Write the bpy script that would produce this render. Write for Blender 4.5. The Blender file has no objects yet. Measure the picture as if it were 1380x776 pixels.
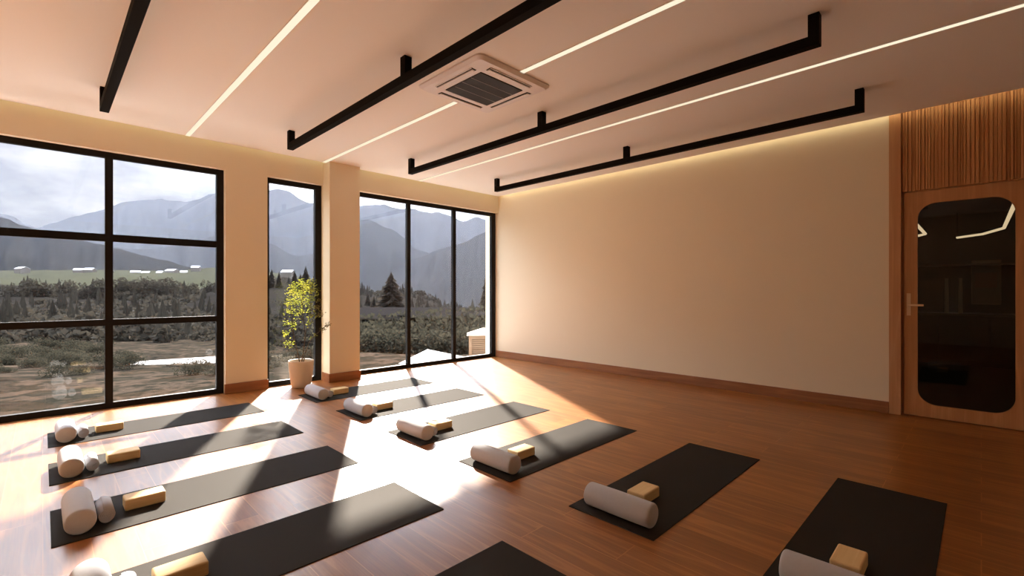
import bpy, bmesh, math, random
from mathutils import Vector, Matrix, noise

random.seed(7)
S = bpy.context.scene
COL = S.collection
PI = math.pi

# ------------------------------------------------------------------ helpers
def link(name, me, mats, parent=None):
    o = bpy.data.objects.new(name, me)
    COL.objects.link(o)
    if not isinstance(mats, (list, tuple)):
        mats = [mats]
    for m in mats:
        me.materials.append(m)
    if parent is not None:
        o.parent = parent
    return o

def tag(o, label=None, cat=None, group=None, kind=None):
    if label: o['label'] = label
    if cat: o['category'] = cat
    if group: o['group'] = group
    if kind: o['kind'] = kind
    return o

def empty(name, loc=(0, 0, 0), rz=0.0):
    o = bpy.data.objects.new(name, None)
    COL.objects.link(o)
    o.empty_display_size = 0.1
    o.location = loc
    o.rotation_euler = (0, 0, rz)
    return o

def copy_tree(o, parent=None):
    c = o.copy()
    COL.objects.link(c)
    if parent is not None:
        c.parent = parent
    for ch in list(o.children):
        copy_tree(ch, c)
    return c

class MB:
    """collects geometry into one bmesh"""
    def __init__(self):
        self.bm = bmesh.new()
    def box(self, x0, x1, y0, y1, z0, z1, mi=0, bev=0.0, seg=2):
        r = bmesh.ops.create_cube(self.bm, size=1.0)
        vs = r['verts']
        for v in vs:
            v.co = Vector((x0 + (v.co.x + .5) * (x1 - x0), y0 + (v.co.y + .5) * (y1 - y0), z0 + (v.co.z + .5) * (z1 - z0)))
        fs = set(f for v in vs for f in v.link_faces)
        if bev > 0:
            es = set(e for f in fs for e in f.edges)
            rb = bmesh.ops.bevel(self.bm, geom=list(es), offset=bev, segments=seg, profile=0.5, affect='EDGES')
            fs = set(rb['faces']) | set(f for f in fs if f.is_valid)
        for f in fs:
            if f.is_valid: f.material_index = mi
        return self
    def tube(self, pts, rad, n=8, mi=0, caps=True):
        """swept round tube along points; rad may be a list"""
        if not isinstance(rad, (list, tuple)):
            rad = [rad] * len(pts)
        pts = [Vector(p) for p in pts]
        rings = []
        for i, p in enumerate(pts):
            if i == 0: d = pts[1] - p
            elif i == len(pts) - 1: d = p - pts[i - 1]
            else: d = pts[i + 1] - pts[i - 1]
            d.normalize()
            a = Vector((0, 0, 1)) if abs(d.z) < .9 else Vector((1, 0, 0))
            u = d.cross(a).normalized(); w = d.cross(u)
            rings.append([self.bm.verts.new(p + rad[i] * (math.cos(2 * PI * k / n) * u + math.sin(2 * PI * k / n) * w)) for k in range(n)])
        for a, b in zip(rings, rings[1:]):
            for k in range(n):
                f = self.bm.faces.new((a[k], a[(k + 1) % n], b[(k + 1) % n], b[k])); f.material_index = mi; f.smooth = True
        if caps:
            for r in (rings[0][::-1], rings[-1]):
                f = self.bm.faces.new(r); f.material_index = mi
        return self
    def lathe(self, prof, n=32, mi=0, axis='Z'):
        """revolve (r,z) profile"""
        rings = []
        for r, z in prof:
            if r < 1e-6:
                rings.append([self.bm.verts.new(self._ax(0, 0, z, axis))])
            else:
                rings.append([self.bm.verts.new(self._ax(r * math.cos(2 * PI * k / n), r * math.sin(2 * PI * k / n), z, axis)) for k in range(n)])
        for a, b in zip(rings, rings[1:]):
            for k in range(n):
                q = [a[k % len(a)], a[(k + 1) % len(a)], b[(k + 1) % len(b)], b[k % len(b)]]
                u = []
                for v in q:
                    if v not in u: u.append(v)
                if len(u) > 2:
                    f = self.bm.faces.new(u); f.material_index = mi; f.smooth = True
        return self
    @staticmethod
    def _ax(x, y, z, axis):
        if axis == 'Z': return Vector((x, y, z))
        if axis == 'Y': return Vector((x, z, y))
        return Vector((z, x, y))
    def quad(self, ps, mi=0, smooth=False):
        f = self.bm.faces.new([self.bm.verts.new(Vector(p)) for p in ps]); f.material_index = mi; f.smooth = smooth
        return self
    def build(self, name, mats, parent=None, recalc=True):
        if recalc:
            bmesh.ops.recalc_face_normals(self.bm, faces=self.bm.faces[:])
        me = bpy.data.meshes.new(name)
        self.bm.to_mesh(me); self.bm.free()
        return link(name, me, mats, parent)

# ------------------------------------------------------------------ materials
def mat(name):
    m = bpy.data.materials.new(name)
    m.use_nodes = True
    nt = m.node_tree
    nt.nodes.clear()
    out = nt.nodes.new('ShaderNodeOutputMaterial')
    return m, nt, out

def N(nt, t, **kw):
    n = nt.nodes.new(t)
    for k, v in kw.items():
        if k.startswith('i_'):
            n.inputs[k[2:].replace('_', ' ')].default_value = v
        else:
            setattr(n, k, v)
    return n

def principled(name, col, rough=.5, spec=.5, metal=0.0, noise_scale=0, noise_amt=.08, bump=0.0, bump_scale=200, sheen=0, coat=0):
    m, nt, out = mat(name)
    b = N(nt, 'ShaderNodeBsdfPrincipled')
    b.inputs['Base Color'].default_value = (*col, 1)
    b.inputs['Roughness'].default_value = rough
    b.inputs['Specular IOR Level'].default_value = spec
    b.inputs['Metallic'].default_value = metal
    b.inputs['Sheen Weight'].default_value = sheen
    b.inputs['Coat Weight'].default_value = coat
    nt.links.new(b.outputs[0], out.inputs[0])
    if noise_scale or bump:
        tc = N(nt, 'ShaderNodeTexCoord')
    if noise_scale:
        nz = N(nt, 'ShaderNodeTexNoise'); nz.inputs['Scale'].default_value = noise_scale; nz.inputs['Detail'].default_value = 5
        nt.links.new(tc.outputs['Object'], nz.inputs['Vector'])
        mx = N(nt, 'ShaderNodeMix', data_type='RGBA')
        lo = [c * (1 - noise_amt) for c in col]; hi = [min(1, c * (1 + noise_amt)) for c in col]
        mx.inputs[6].default_value = (*lo, 1); mx.inputs[7].default_value = (*hi, 1)
        nt.links.new(nz.outputs['Fac'], mx.inputs[0]); nt.links.new(mx.outputs[2], b.inputs['Base Color'])
    if bump:
        bz = N(nt, 'ShaderNodeTexNoise'); bz.inputs['Scale'].default_value = bump_scale; bz.inputs['Detail'].default_value = 3
        nt.links.new(tc.outputs['Object'], bz.inputs['Vector'])
        bp = N(nt, 'ShaderNodeBump'); bp.inputs['Strength'].default_value = bump; bp.inputs['Distance'].default_value = .002
        nt.links.new(bz.outputs['Fac'], bp.inputs['Height']); nt.links.new(bp.outputs[0], b.inputs['Normal'])
    return m

def emitter(name, col, strength):
    m, nt, out = mat(name)
    e = N(nt, 'ShaderNodeEmission'); e.inputs[0].default_value = (*col, 1); e.inputs[1].default_value = strength
    nt.links.new(e.outputs[0], out.inputs[0])
    return m

def pane(name, tint, rough=0.0, refl=1.0):
    """thin clear glass: see-through with fresnel reflection"""
    m, nt, out = mat(name)
    t = N(nt, 'ShaderNodeBsdfTransparent'); t.inputs[0].default_value = (*tint, 1)
    g = N(nt, 'ShaderNodeBsdfGlossy'); g.inputs['Roughness'].default_value = rough; g.inputs[0].default_value = (refl, refl, refl, 1)
    f = N(nt, 'ShaderNodeFresnel'); f.inputs[0].default_value = 1.5
    mx = N(nt, 'ShaderNodeMixShader')
    # the far face of the sheet must not mirror a second time
    ge = N(nt, 'ShaderNodeNewGeometry'); iv = N(nt, 'ShaderNodeMath', operation='SUBTRACT'); iv.inputs[0].default_value = 1
    mu = N(nt, 'ShaderNodeMath', operation='MULTIPLY')
    nt.links.new(ge.outputs['Backfacing'], iv.inputs[1]); nt.links.new(f.outputs[0], mu.inputs[0]); nt.links.new(iv.outputs[0], mu.inputs[1])
    nt.links.new(mu.outputs[0], mx.inputs[0]); nt.links.new(t.outputs[0], mx.inputs[1]); nt.links.new(g.outputs[0], mx.inputs[2])
    nt.links.new(mx.outputs[0], out.inputs[0])
    return m

def wood(name, c_dark, c_mid, c_light, grain_axis='Y', planks=False, rough=.35, spec=.5, gscale=1.0, bump=.05, coat=0.0):
    """procedural timber: stretched noise grain, growth-ring figure and (for floors) individual boards"""
    m, nt, out = mat(name)
    L = nt.links.new
    tc = N(nt, 'ShaderNodeTexCoord')
    src = tc.outputs['Object']
    b = N(nt, 'ShaderNodeBsdfPrincipled')
    b.inputs['Specular IOR Level'].default_value = spec
    b.inputs['Coat Weight'].default_value = coat
    off = None
    if planks:
        mp = N(nt, 'ShaderNodeMapping'); mp.inputs['Rotation'].default_value = (0, 0, PI / 2)
        L(src, mp.inputs[0])
        br = N(nt, 'ShaderNodeTexBrick'); br.offset = .37; br.offset_frequency = 2
        br.inputs['Scale'].default_value = 1.0
        br.inputs['Brick Width'].default_value = 1.25; br.inputs['Row Height'].default_value = .178
        br.inputs['Mortar Size'].default_value = .0028; br.inputs['Mortar Smooth'].default_value = .3; br.inputs['Bias'].default_value = 0
        br.inputs['Color1'].default_value = (0, 0, 0, 1); br.inputs['Color2'].default_value = (1, 1, 1, 1); br.inputs['Mortar'].default_value = (.5, .5, .5, 1)
        L(mp.outputs[0], br.inputs['Vector'])
        off = N(nt, 'ShaderNodeVectorMath', operation='MULTIPLY'); off.inputs[1].default_value = (7.3, 31.0, 11.0)
        L(br.outputs['Color'], off.inputs[0])
    base = src
    if off is not None:
        ad = N(nt, 'ShaderNodeVectorMath', operation='ADD'); L(src, ad.inputs[0]); L(off.outputs[0], ad.inputs[1]); base = ad.outputs[0]
    sc = {'Y': (9, .75, 9), 'X': (.75, 9, 9), 'Z': (9, 9, .6)}[grain_axis]
    m1 = N(nt, 'ShaderNodeMapping'); m1.inputs['Scale'].default_value = [s * gscale for s in sc]; L(base, m1.inputs[0])
    # cathedral figure: contour lines of a smooth stretched noise
    n1 = N(nt, 'ShaderNodeTexNoise'); n1.inputs['Scale'].default_value = .9; n1.inputs['Detail'].default_value = 1.5; L(m1.outputs[0], n1.inputs['Vector'])
    mu = N(nt, 'ShaderNodeMath', operation='MULTIPLY'); mu.inputs[1].default_value = 26; L(n1.outputs['Fac'], mu.inputs[0])
    fr = N(nt, 'ShaderNodeMath', operation='SINE'); L(mu.outputs[0], fr.inputs[0])
    m2 = N(nt, 'ShaderNodeMapping'); m2.inputs['Scale'].default_value = [s * gscale * (8 if s > 1 else 3) for s in sc]; L(base, m2.inputs[0])
    n2 = N(nt, 'ShaderNodeTexNoise'); n2.inputs['Scale'].default_value = 1.2; n2.inputs['Detail'].default_value = 4; L(m2.outputs[0], n2.inputs['Vector'])
    a0 = N(nt, 'ShaderNodeMath', operation='MULTIPLY_ADD'); a0.inputs[1].default_value = .07; a0.inputs[2].default_value = .25; L(fr.outputs[0], a0.inputs[0])
    li = N(nt, 'ShaderNodeMapRange'); li.inputs[1].default_value = .78; li.inputs[2].default_value = 1.0; li.inputs[3].default_value = 0; li.inputs[4].default_value = .13; L(fr.outputs[0], li.inputs[0])
    a1 = N(nt, 'ShaderNodeMath', operation='ADD'); L(a0.outputs[0], a1.inputs[0]); L(li.outputs[0], a1.inputs[1])
    a2 = N(nt, 'ShaderNodeMath', operation='MULTIPLY_ADD'); a2.inputs[1].default_value = .5; L(n2.outputs['Fac'], a2.inputs[0]); L(a1.outputs[0], a2.inputs[2])
    val = a2.outputs[0]
    if off is not None:
        sp = N(nt, 'ShaderNodeSeparateColor'); L(br.outputs['Color'], sp.inputs[0])
        a3 = N(nt, 'ShaderNodeMath', operation='MULTIPLY_ADD'); a3.inputs[1].default_value = .20; L(sp.outputs[0], a3.inputs[0])
        a4 = N(nt, 'ShaderNodeMath', operation='ADD'); a4.inputs[1].default_value = -.10; L(val, a4.inputs[0]); L(a4.outputs[0], a3.inputs[2]); val = a3.outputs[0]
    rp = N(nt, 'ShaderNodeValToRGB')
    e = rp.color_ramp.elements
    e[0].position = .28; e[0].color = (*c_dark, 1)
    e[1].position = .74; e[1].color = (*c_light, 1)
    em = rp.color_ramp.elements.new(.5); em.color = (*c_mid, 1)
    L(val, rp.inputs[0])
    colout = rp.outputs[0]
    if off is not None:
        mj = N(nt, 'ShaderNodeMix', data_type='RGBA'); mj.inputs[7].default_value = (min(1, c_light[0] * 1.5), min(1, c_light[1] * 1.6), min(1, c_light[2] * 1.8), 1)
        sm = N(nt, 'ShaderNodeMath', operation='MULTIPLY'); sm.inputs[1].default_value = .5; L(br.outputs['Fac'], sm.inputs[0])
        L(sm.outputs[0], mj.inputs[0]); L(colout, mj.inputs[6]); colout = mj.outputs[2]
    L(colout, b.inputs['Base Color'])
    rr = N(nt, 'ShaderNodeMath', operation='MULTIPLY_ADD'); rr.inputs[1].default_value = .10; rr.inputs[2].default_value = rough - .05; L(n2.outputs['Fac'], rr.inputs[0])
    L(rr.outputs[0], b.inputs['Roughness'])
    bp = N(nt, 'ShaderNodeBump'); bp.inputs['Strength'].default_value = bump; bp.inputs['Distance'].default_value = .001
    L(n2.outputs['Fac'], bp.inputs['Height']); L(bp.outputs[0], b.inputs['Normal'])
    L(b.outputs[0], out.inputs[0])
    return m

def leafmat(name, c1, c2, trans=.5, scale=3):
    m, nt, out = mat(name)
    L = nt.links.new
    tc = N(nt, 'ShaderNodeTexCoord')
    nz = N(nt, 'ShaderNodeTexNoise'); nz.inputs['Scale'].default_value = scale; nz.inputs['Detail'].default_value = 3
    L(tc.outputs['Object'], nz.inputs['Vector'])
    mx = N(nt, 'ShaderNodeMix', data_type='RGBA'); mx.inputs[6].default_value = (*c1, 1); mx.inputs[7].default_value = (*c2, 1)
    rp = N(nt, 'ShaderNodeMapRange'); rp.inputs[1].default_value = .35; rp.inputs[2].default_value = .65; L(nz.outputs['Fac'], rp.inputs[0])
    L(rp.outputs[0], mx.inputs[0])
    d = N(nt, 'ShaderNodeBsdfDiffuse'); t = N(nt, 'ShaderNodeBsdfTranslucent')
    L(mx.outputs[2], d.inputs[0]); L(mx.outputs[2], t.inputs[0])
    ms = N(nt, 'ShaderNodeMixShader'); ms.inputs[0].default_value = trans
    L(d.outputs[0], ms.inputs[1]); L(t.outputs[0], ms.inputs[2]); L(ms.outputs[0], out.inputs[0])
    return m

def terrain(name, cols, scale, rough=1.0):
    """patchy ground: several colours mixed by noise"""
    m, nt, out = mat(name)
    L = nt.links.new
    tc = N(nt, 'ShaderNodeTexCoord')
    nz = N(nt, 'ShaderNodeTexNoise'); nz.inputs['Scale'].default_value = scale; nz.inputs['Detail'].default_value = 7; nz.inputs['Roughness'].default_value = .62
    L(tc.outputs['Object'], nz.inputs['Vector'])
    rp = N(nt, 'ShaderNodeValToRGB')
    e = rp.color_ramp.elements
    n = len(cols)
    e[0].position = .34; e[0].color = (*cols[0], 1); e[1].position = .66; e[1].color = (*cols[-1], 1)
    for i in range(1, n - 1):
        x = e.new(.34 + .32 * i / (n - 1)); x.color = (*cols[i], 1)
    L(nz.outputs['Fac'], rp.inputs[0])
    b = N(nt, 'ShaderNodeBsdfDiffuse'); L(rp.outputs[0], b.inputs[0])
    L(b.outputs[0], out.inputs[0])
    return m

M_wall = principled('wall_paint', (.79, .695, .525), .85, .2, noise_scale=2, noise_amt=.015)
M_ceil = principled('ceiling_paint', (.85, .825, .78), .9, .15)
M_floor = wood('oak_floor', (.19, .060, .010), (.275, .095, .017), (.38, .150, .034), 'Y', True, .31, .72, 1.25, .05)
M_base = wood('baseboard_wood', (.22, .085, .032), (.29, .115, .045), (.35, .15, .06), 'X', False, .45, .4)
M_trimw = wood('trim_wood', (.46, .23, .095), (.52, .27, .12), (.58, .32, .15), 'Z', False, .5, .35)
M_slat = wood('slat_wood', (.44, .20, .075), (.52, .25, .10), (.60, .31, .13), 'Z', False, .55, .3)
M_door = wood('door_wood', (.44, .21, .085), (.50, .25, .105), (.56, .29, .13), 'Z', False, .5, .35)
M_frame = principled('black_metal', (.006, .005, .0045), .6, .2)
M_rail = principled('black_rail', (.005, .004, .0035), .8, .1)
M_glass = pane('window_glass', (.88, .87, .86))
M_smoke = pane('smoked_glass', (.40, .38, .34))
M_sill = principled('white_sill', (.75, .74, .72), .6, .3)
M_ext = principled('white_render', (.76, .75, .74), .9, .2, noise_scale=6, noise_amt=.04)
M_led = emitter('led_diffuser', (1.0, .88, .66), 1.05)
M_cove = emitter('cove_led', (1.0, .84, .52), 6.0)
M_alu = principled('led_channel', (.75, .70, .62), .5, .4)
M_ac = principled('ac_plastic', (.76, .74, .74), .5, .4)
M_acd = principled('ac_dark', (.02, .016, .013), .6, .3)
M_acgrey = principled('ac_grille_line', (.35, .31, .27), .5, .4)
M_mat, nt_, out_ = mat('mat_rubber')
d_ = N(nt_, 'ShaderNodeBsdfDiffuse'); d_.inputs[0].default_value = (.0110, .0086, .0072, 1)
g_ = N(nt_, 'ShaderNodeBsdfGlossy'); g_.inputs[0].default_value = (1, .97, .93, 1); g_.inputs['Roughness'].default_value = .74
x_ = N(nt_, 'ShaderNodeMixShader'); x_.inputs[0].default_value = .030
tc_ = N(nt_, 'ShaderNodeTexCoord'); z_ = N(nt_, 'ShaderNodeTexNoise'); z_.inputs['Scale'].default_value = 600
b_ = N(nt_, 'ShaderNodeBump'); b_.inputs['Strength'].default_value = .2; b_.inputs['Distance'].default_value = .001
nt_.links.new(tc_.outputs['Object'], z_.inputs['Vector']); nt_.links.new(z_.outputs['Fac'], b_.inputs['Height']); nt_.links.new(b_.outputs[0], d_.inputs['Normal'])
nt_.links.new(d_.outputs[0], x_.inputs[1]); nt_.links.new(g_.outputs[0], x_.inputs[2]); nt_.links.new(x_.outputs[0], out_.inputs[0])
M_bolster = principled('bolster_fabric', (.50, .51, .535), .95, .1, noise_scale=60, noise_amt=.05, bump=.5, bump_scale=420, sheen=.15)
M_towel = principled('towel_terry', (.50, .505, .525), 1.0, .05, noise_scale=80, noise_amt=.07, bump=.8, bump_scale=300, sheen=.2)
M_block = wood('block_wood', (.74, .53, .25), (.79, .58, .285), (.83, .63, .33), 'X', False, .6, .25, 2.0)
M_pot = principled('pot_ceramic', (.66, .56, .44), .6, .4, noise_scale=9, noise_amt=.06, bump=.3, bump_scale=40)
M_soil = principled('soil', (.05, .035, .025), 1, .1, noise_scale=60, noise_amt=.4)
M_bark = principled('bark', (.10, .075, .05), .9, .2, noise_scale=40, noise_amt=.3)
M_leaf = leafmat('plant_leaf', (.21, .24, .035), (.42, .40, .06), .5, 9)
M_leafd = leafmat('dry_leaf', (.12, .10, .03), (.20, .15, .05), .4, 9)
M_brass = principled('handle_metal', (.72, .52, .30), .4, .5, metal=.0)

# ------------------------------------------------------------------ camera maths (f in px for a 1380 wide frame)
F = 632.5
CZ = 1.3
def direc(px):
    r = (px - 690) / F
    return Vector(((1 + r) / math.sqrt(2), (1 - r) / math.sqrt(2), 0))
def at(px, py, D):
    """point at forward distance D seen towards (px,py)"""
    v = direc(px) * D
    return Vector((v.x, v.y, CZ + D * (391.5 - py) / F))

cam = bpy.data.cameras.new('camera')
cam.sensor_width = 36; cam.lens = F / 1380 * 36; cam.shift_y = 3.5 / 1380
cam.clip_start = .05; cam.clip_end = 20000
co = bpy.data.objects.new('camera', cam); COL.objects.link(co)
co.location = (0, 0, CZ); co.rotation_euler = (PI / 2, 0, -PI / 4)
S.camera = co

# ------------------------------------------------------------------ the room
XL, XW = -2.6, 6.345          # inner faces
YB, YF = -3.2, 6.725
YG = 6.80                     # front of the window frames
H = 3.128
ZT = 3.42                     # underside of the slab above the cove
GAP = .09                     # cove gap between ceiling edge and wall

def struct(name, mb, m, parent=None, label=None, cat=None):
    o = mb.build(name, m, parent)
    if parent is None:
        o['kind'] = 'structure'
        tag(o, label, cat)
    return o

struct('floor', MB().box(XL - .2, XW + .2, YB - .2, YG + .02, -.2, 0), M_floor, None, 'orange-brown oak plank floor with glossy finish', 'floor')

W1L, W1R = -1.69, 1.625
W2L, W2R = 2.118, 2.872
W3L, W3R = 3.30, 6.335
HB = 2.825                     # header underside
w = MB()
w.box(XL - .2, W1L, YF, YF + .25, 0, ZT)
w.box(W1R, W2L, YF, YF + .25, 0, ZT)
w.box(W2R, W3L, YF, YF + .25, 0, ZT)
w.box(W1L, W1R, YF, YF + .25, HB, ZT)
w.box(W2L, W2R, YF, YF + .25, HB, ZT)
w.box(W3L, XW, YF, YF + .25, HB, ZT)
struct('wall_left', w, M_wall, None, 'cream window wall with three black framed openings', 'wall')
struct('pillar', MB().box(2.868, 3.322, 6.512, YF + .01, 0, H), M_wall, None, 'cream square pillar between the narrow and the wide window', 'pillar')
DY0, DY1 = -.335, .578          # door opening
DT = 2.325
w = MB()
w.box(XW, XW + .25, .69, YF + .0, 0, ZT)
w.box(XW, XW + .25, YB - .2, DY0 - .06, 0, ZT)
w.box(XW + .08, XW + .25, DY0 - .06, .69, DT + .03, ZT)
w.box(XW, XW + .25, YF, 7.10, -.6, ZT)
struct('wall_right', w, M_wall, None, 'long plain cream wall with a wood baseboard', 'wall')
struct('wall_rear', MB().box(XL - .2, XL, YB - .2, YF, 0, ZT), M_wall, None, 'cream side wall', 'wall')
struct('wall_back', MB().box(XL - .2, XW + .25, YB - .2, YB, 0, ZT), M_wall, None, 'cream wall opposite the windows', 'wall')
w = MB()
w.box(XL, XW - GAP, YB, YF - GAP, H, H + .10)
struct('ceiling', w, M_ceil, None, 'cream suspended ceiling with a lit cove at its edges', 'ceiling')
struct('roof_slab', MB().box(XL - .2, XW + .25, YB - .2, YF + .25, ZT, ZT + .2), M_ext, None, 'roof slab over the room', 'roof')

# baseboards
BH = .122
struct('baseboard_left', MB().box(W1R - .012, W2L + .004, YF - .03, YF, 0, BH, bev=.003), M_base, None, 'reddish wood baseboard on the pier between windows', 'baseboard')
pb = MB()
pb.box(2.868 - .013, 3.322 + .013, 6.500, 6.512, 0, BH)
pb.box(2.868 - .013, 2.868, 6.512, YF + .02, 0, BH)
pb.box(3.322, 3.322 + .013, 6.512, YF + .02, 0, BH)
struct('baseboard_pillar', pb, M_base, None, 'reddish wood baseboard wrapped around the pillar', 'baseboard')
M_basey = wood('baseboard_wood_long', (.22, .085, .032), (.29, .115, .045), (.35, .15, .06), 'Y', False, .45, .4)
struct('baseboard_right', MB().box(XW - .022, XW, .692, YF + .05, 0, BH, bev=.003), M_basey, None, 'reddish wood baseboard along the plain wall', 'baseboard')

# pilaster and slatted panel beside / above the door
struct('trim_1', MB().box(XW - .012, XW + .1, .594, .692, 0, H + .25, bev=.002), M_trimw, None, 'pale wood upright strip beside the door', 'trim')
sp = MB()
sp.box(XW + .035, XW + .08, DY0 - .9, .594, DT + .012, H + .25)
random.seed(3)
y = .578
while y > DY0 - .9:
    wd = random.choice((.014, .018, .024))
    dp = random.choice((.010, .018, .028))
    sp.box(XW + .036 - dp, XW + .036, y - wd, y, DT + .004, H + .24)
    y -= wd + random.choice((.004, .007))
struct('trim_2', sp, M_slat, None, 'vertical slatted wood panel above the glazed door', 'trim')

# door: wood slab with one tall rounded smoked pane and a lever handle
def round_rect(y0, y1, z0, z1, r, n=10):
    pts = []
    for cy, cz, a0 in ((y1 - r, z1 - r, 0), (y0 + r, z1 - r, 90), (y0 + r, z0 + r, 180), (y1 - r, z0 + r, 270)):
        for k in range(n + 1):
            a = math.radians(a0 + 90 * k / n)
            pts.append((cy + r * math.cos(a), cz + r * math.sin(a)))
    return pts

door = empty('door_1', (XW + .045, (DY0 + DY1) / 2, 0)); door['kind'] = 'structure'
tag(door, 'pale wood door with tall rounded smoked glass pane', 'door')
oy = (DY0 + DY1) / 2
GY0, GY1, GZ0, GZ1 = -.225, .466, .135, 2.192
bm = bmesh.new()
inn = round_rect(GY0 - oy, GY1 - oy, GZ0, GZ1, .15)
def outer_pt(p):
    y0, y1, z0, z1 = DY0 - oy + .004, DY1 - oy - .004, .008, DT - .004
    cy, cz = (y0 + y1) / 2, (GZ0 + GZ1) / 2
    return p
y0, y1, z0, z1 = DY0 - oy + .004, DY1 - oy - .004, .008, DT - .004
T = .045
for sx in (0,):
    layers = []
    for x in (0, T):
        vin = [bm.verts.new((x, a, b)) for a, b in inn]
        vout = []
        for k, (a, b) in enumerate(inn):
            q = k // 11; i = k % 11
            # corner quadrant points project onto the rectangle sides
            if q == 0: o2 = (y1, b) if i < 5 else ((y1, z1) if i == 5 else (a, z1))
            elif q == 1: o2 = (a, z1) if i < 5 else ((y0, z1) if i == 5 else (y0, b))
            elif q == 2: o2 = (y0, b) if i < 5 else ((y0, z0) if i == 5 else (a, z0))
            else: o2 = (a, z0) if i < 5 else ((y1, z0) if i == 5 else (y1, b))
            vout.append(bm.verts.new((x, o2[0], o2[1])))
        layers.append((vin, vout))
    n = len(inn)
    for k in range(n):
        k2 = (k + 1) % n
        for vin, vout in layers:
            bm.faces.new((vin[k], vin[k2], vout[k2], vout[k]))
        bm.faces.new((layers[0][0][k], layers[0][0][k2], layers[1][0][k2], layers[1][0][k]))
        bm.faces.new((layers[0][1][k], layers[0][1][k2], layers[1][1][k2], layers[1][1][k]))
bmesh.ops.remove_doubles(bm, verts=bm.verts[:], dist=1e-5)
mb = MB(); mb.bm.free(); mb.bm = bm
mb.build('door_panel', M_door, door)
gm = MB()
gp = round_rect(GY0 - oy - .004, GY1 - oy + .004, GZ0 - .004, GZ1 + .004, .152)
gm.bm.faces.new([gm.bm.verts.new((.016, a, b)) for a, b in gp])
g = gm.build('glass_pane', M_smoke, door)
tag(g, 'dark smoked glass pane with rounded corners')
hd = MB().box(-.008, 0, .535 - oy - .017, .535 - oy + .017, 1.04, 1.272, bev=.002).build('handle_plate', M_brass, door)
lv = MB()
lv.tube([(-.006, .535 - oy, 1.15), (-.045, .535 - oy, 1.15)], .009, 10)
lv.box(-.056, -.040, .415 - oy, .547 - oy, 1.140, 1.161, bev=.004)
lv.build('handle', M_brass, door)
fr = MB()
fr.box(.0 - .03, .10, DY0 - oy - .06, DY0 - oy, 0, DT + .03)
fr.box(.012, .10, DY0 - oy, DY1 - oy + .012, DT, DT + .03)
fr.box(.02, .10, DY1 - oy, DY1 - oy + .016, 0, DT)
fr.build('door_frame', M_trimw, door)

# room beyond the door, dim
BX = 12.0
w = MB()
w.box(XW + .25, BX, -2.6, -2.4, 0, 2.75); w.box(XW + .25, BX, 2.4, 2.6, 0, 2.75); w.box(BX, BX + .2, -2.6, 2.6, 0, 2.75)
w.box(XW + .25, BX, -2.6, 2.6, 2.7, 2.8)
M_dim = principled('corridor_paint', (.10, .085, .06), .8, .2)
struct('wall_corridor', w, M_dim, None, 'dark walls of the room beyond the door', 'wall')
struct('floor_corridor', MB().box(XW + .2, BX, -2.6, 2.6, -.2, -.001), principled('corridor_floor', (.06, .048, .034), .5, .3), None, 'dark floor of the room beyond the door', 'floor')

# ------------------------------------------------------------------ windows
FD = .06                        # frame depth
def window(n, x0, x1, mull, trans, label, left=.075, right=.075):
    root = empty('window_%d' % n, ((x0 + x1) / 2, YG, 0)); root['kind'] = 'structure'
    tag(root, label, 'window')
    ox = (x0 + x1) / 2
    fr = MB()
    zt = 2.85
    fr.box(x0 - ox, x0 - ox + left, 0, FD, 0, zt)
    fr.box(x1 - ox - right, x1 - ox, 0, FD, 0, zt)
    fr.box(x0 - ox, x1 - ox, .0005, FD - .0005, zt - .088, zt)
    fr.box(x0 - ox, x1 - ox, .0005, FD - .0005, 0, .064)
    for mx, mw in mull:
        fr.box(mx - ox - mw / 2, mx - ox + mw / 2, .001, FD - .001, .02, zt - .02)
    for za, zb in trans:
        fr.box(x0 - ox + .02, x1 - ox - .02, .002, FD - .002, za, zb)
    fr.build('window_frame', M_frame, root)
    MB().box(x0 - ox + .02, x1 - ox - .02, .028, .034, .03, zt - .03).build('glass_pane', M_glass, root)
    MB().box(x0 - ox, x1 - ox, FD + .002, FD + .13, .0, .036).build('window_sill', M_sill, root)
    return root
window(1, W1L, W1R, [(.518, .068), (-.575, .068)], [(1.842, 1.922), (.913, .983)], 'largest black framed window with cross bars', right=.078)
window(2, W2L, W2R, [], [], 'narrow single pane black window behind the potted tree', left=.045, right=.09)
window(3, W3L, W3R, [(4.353, .066), (5.318, .066)], [], 'wide black window with three tall panes', right=.10)

# ------------------------------------------------------------------ ceiling strip lights, cove lights
def strip(x, y0, y1, label):
    root = empty('strip_light', (x, (y0 + y1) / 2, H)); tag(root, label, 'strip light', 'light strips flush in the ceiling')
    L_ = (y1 - y0) / 2
    MB().box(-.025, .025, -L_, L_, -.004, .0).build('diffuser', M_led, root)
    c = MB(); c.box(-.028, -.025, -L_, L_, -.005, .0); c.box(.025, .028, -L_, L_, -.005, .0)
    c.build('channel', M_alu, root)
ye = YF - GAP - .01
AX0, AX1, AY0, AY1 = 2.365, 3.212, 2.715, 3.568
strip(1.208, YB + .3, ye, 'glowing ceiling strip between the first two black rails, above the large window side')
strip(2.832, AY1, ye, 'glowing ceiling strip running from the air conditioner to the window wall')
strip(2.832, YB + .3, AY0, 'glowing ceiling strip on the door side of the air conditioner, running overhead')
strip(4.435, YB + .3, ye, 'glowing ceiling strip between the two rails nearest the plain wall')

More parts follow.
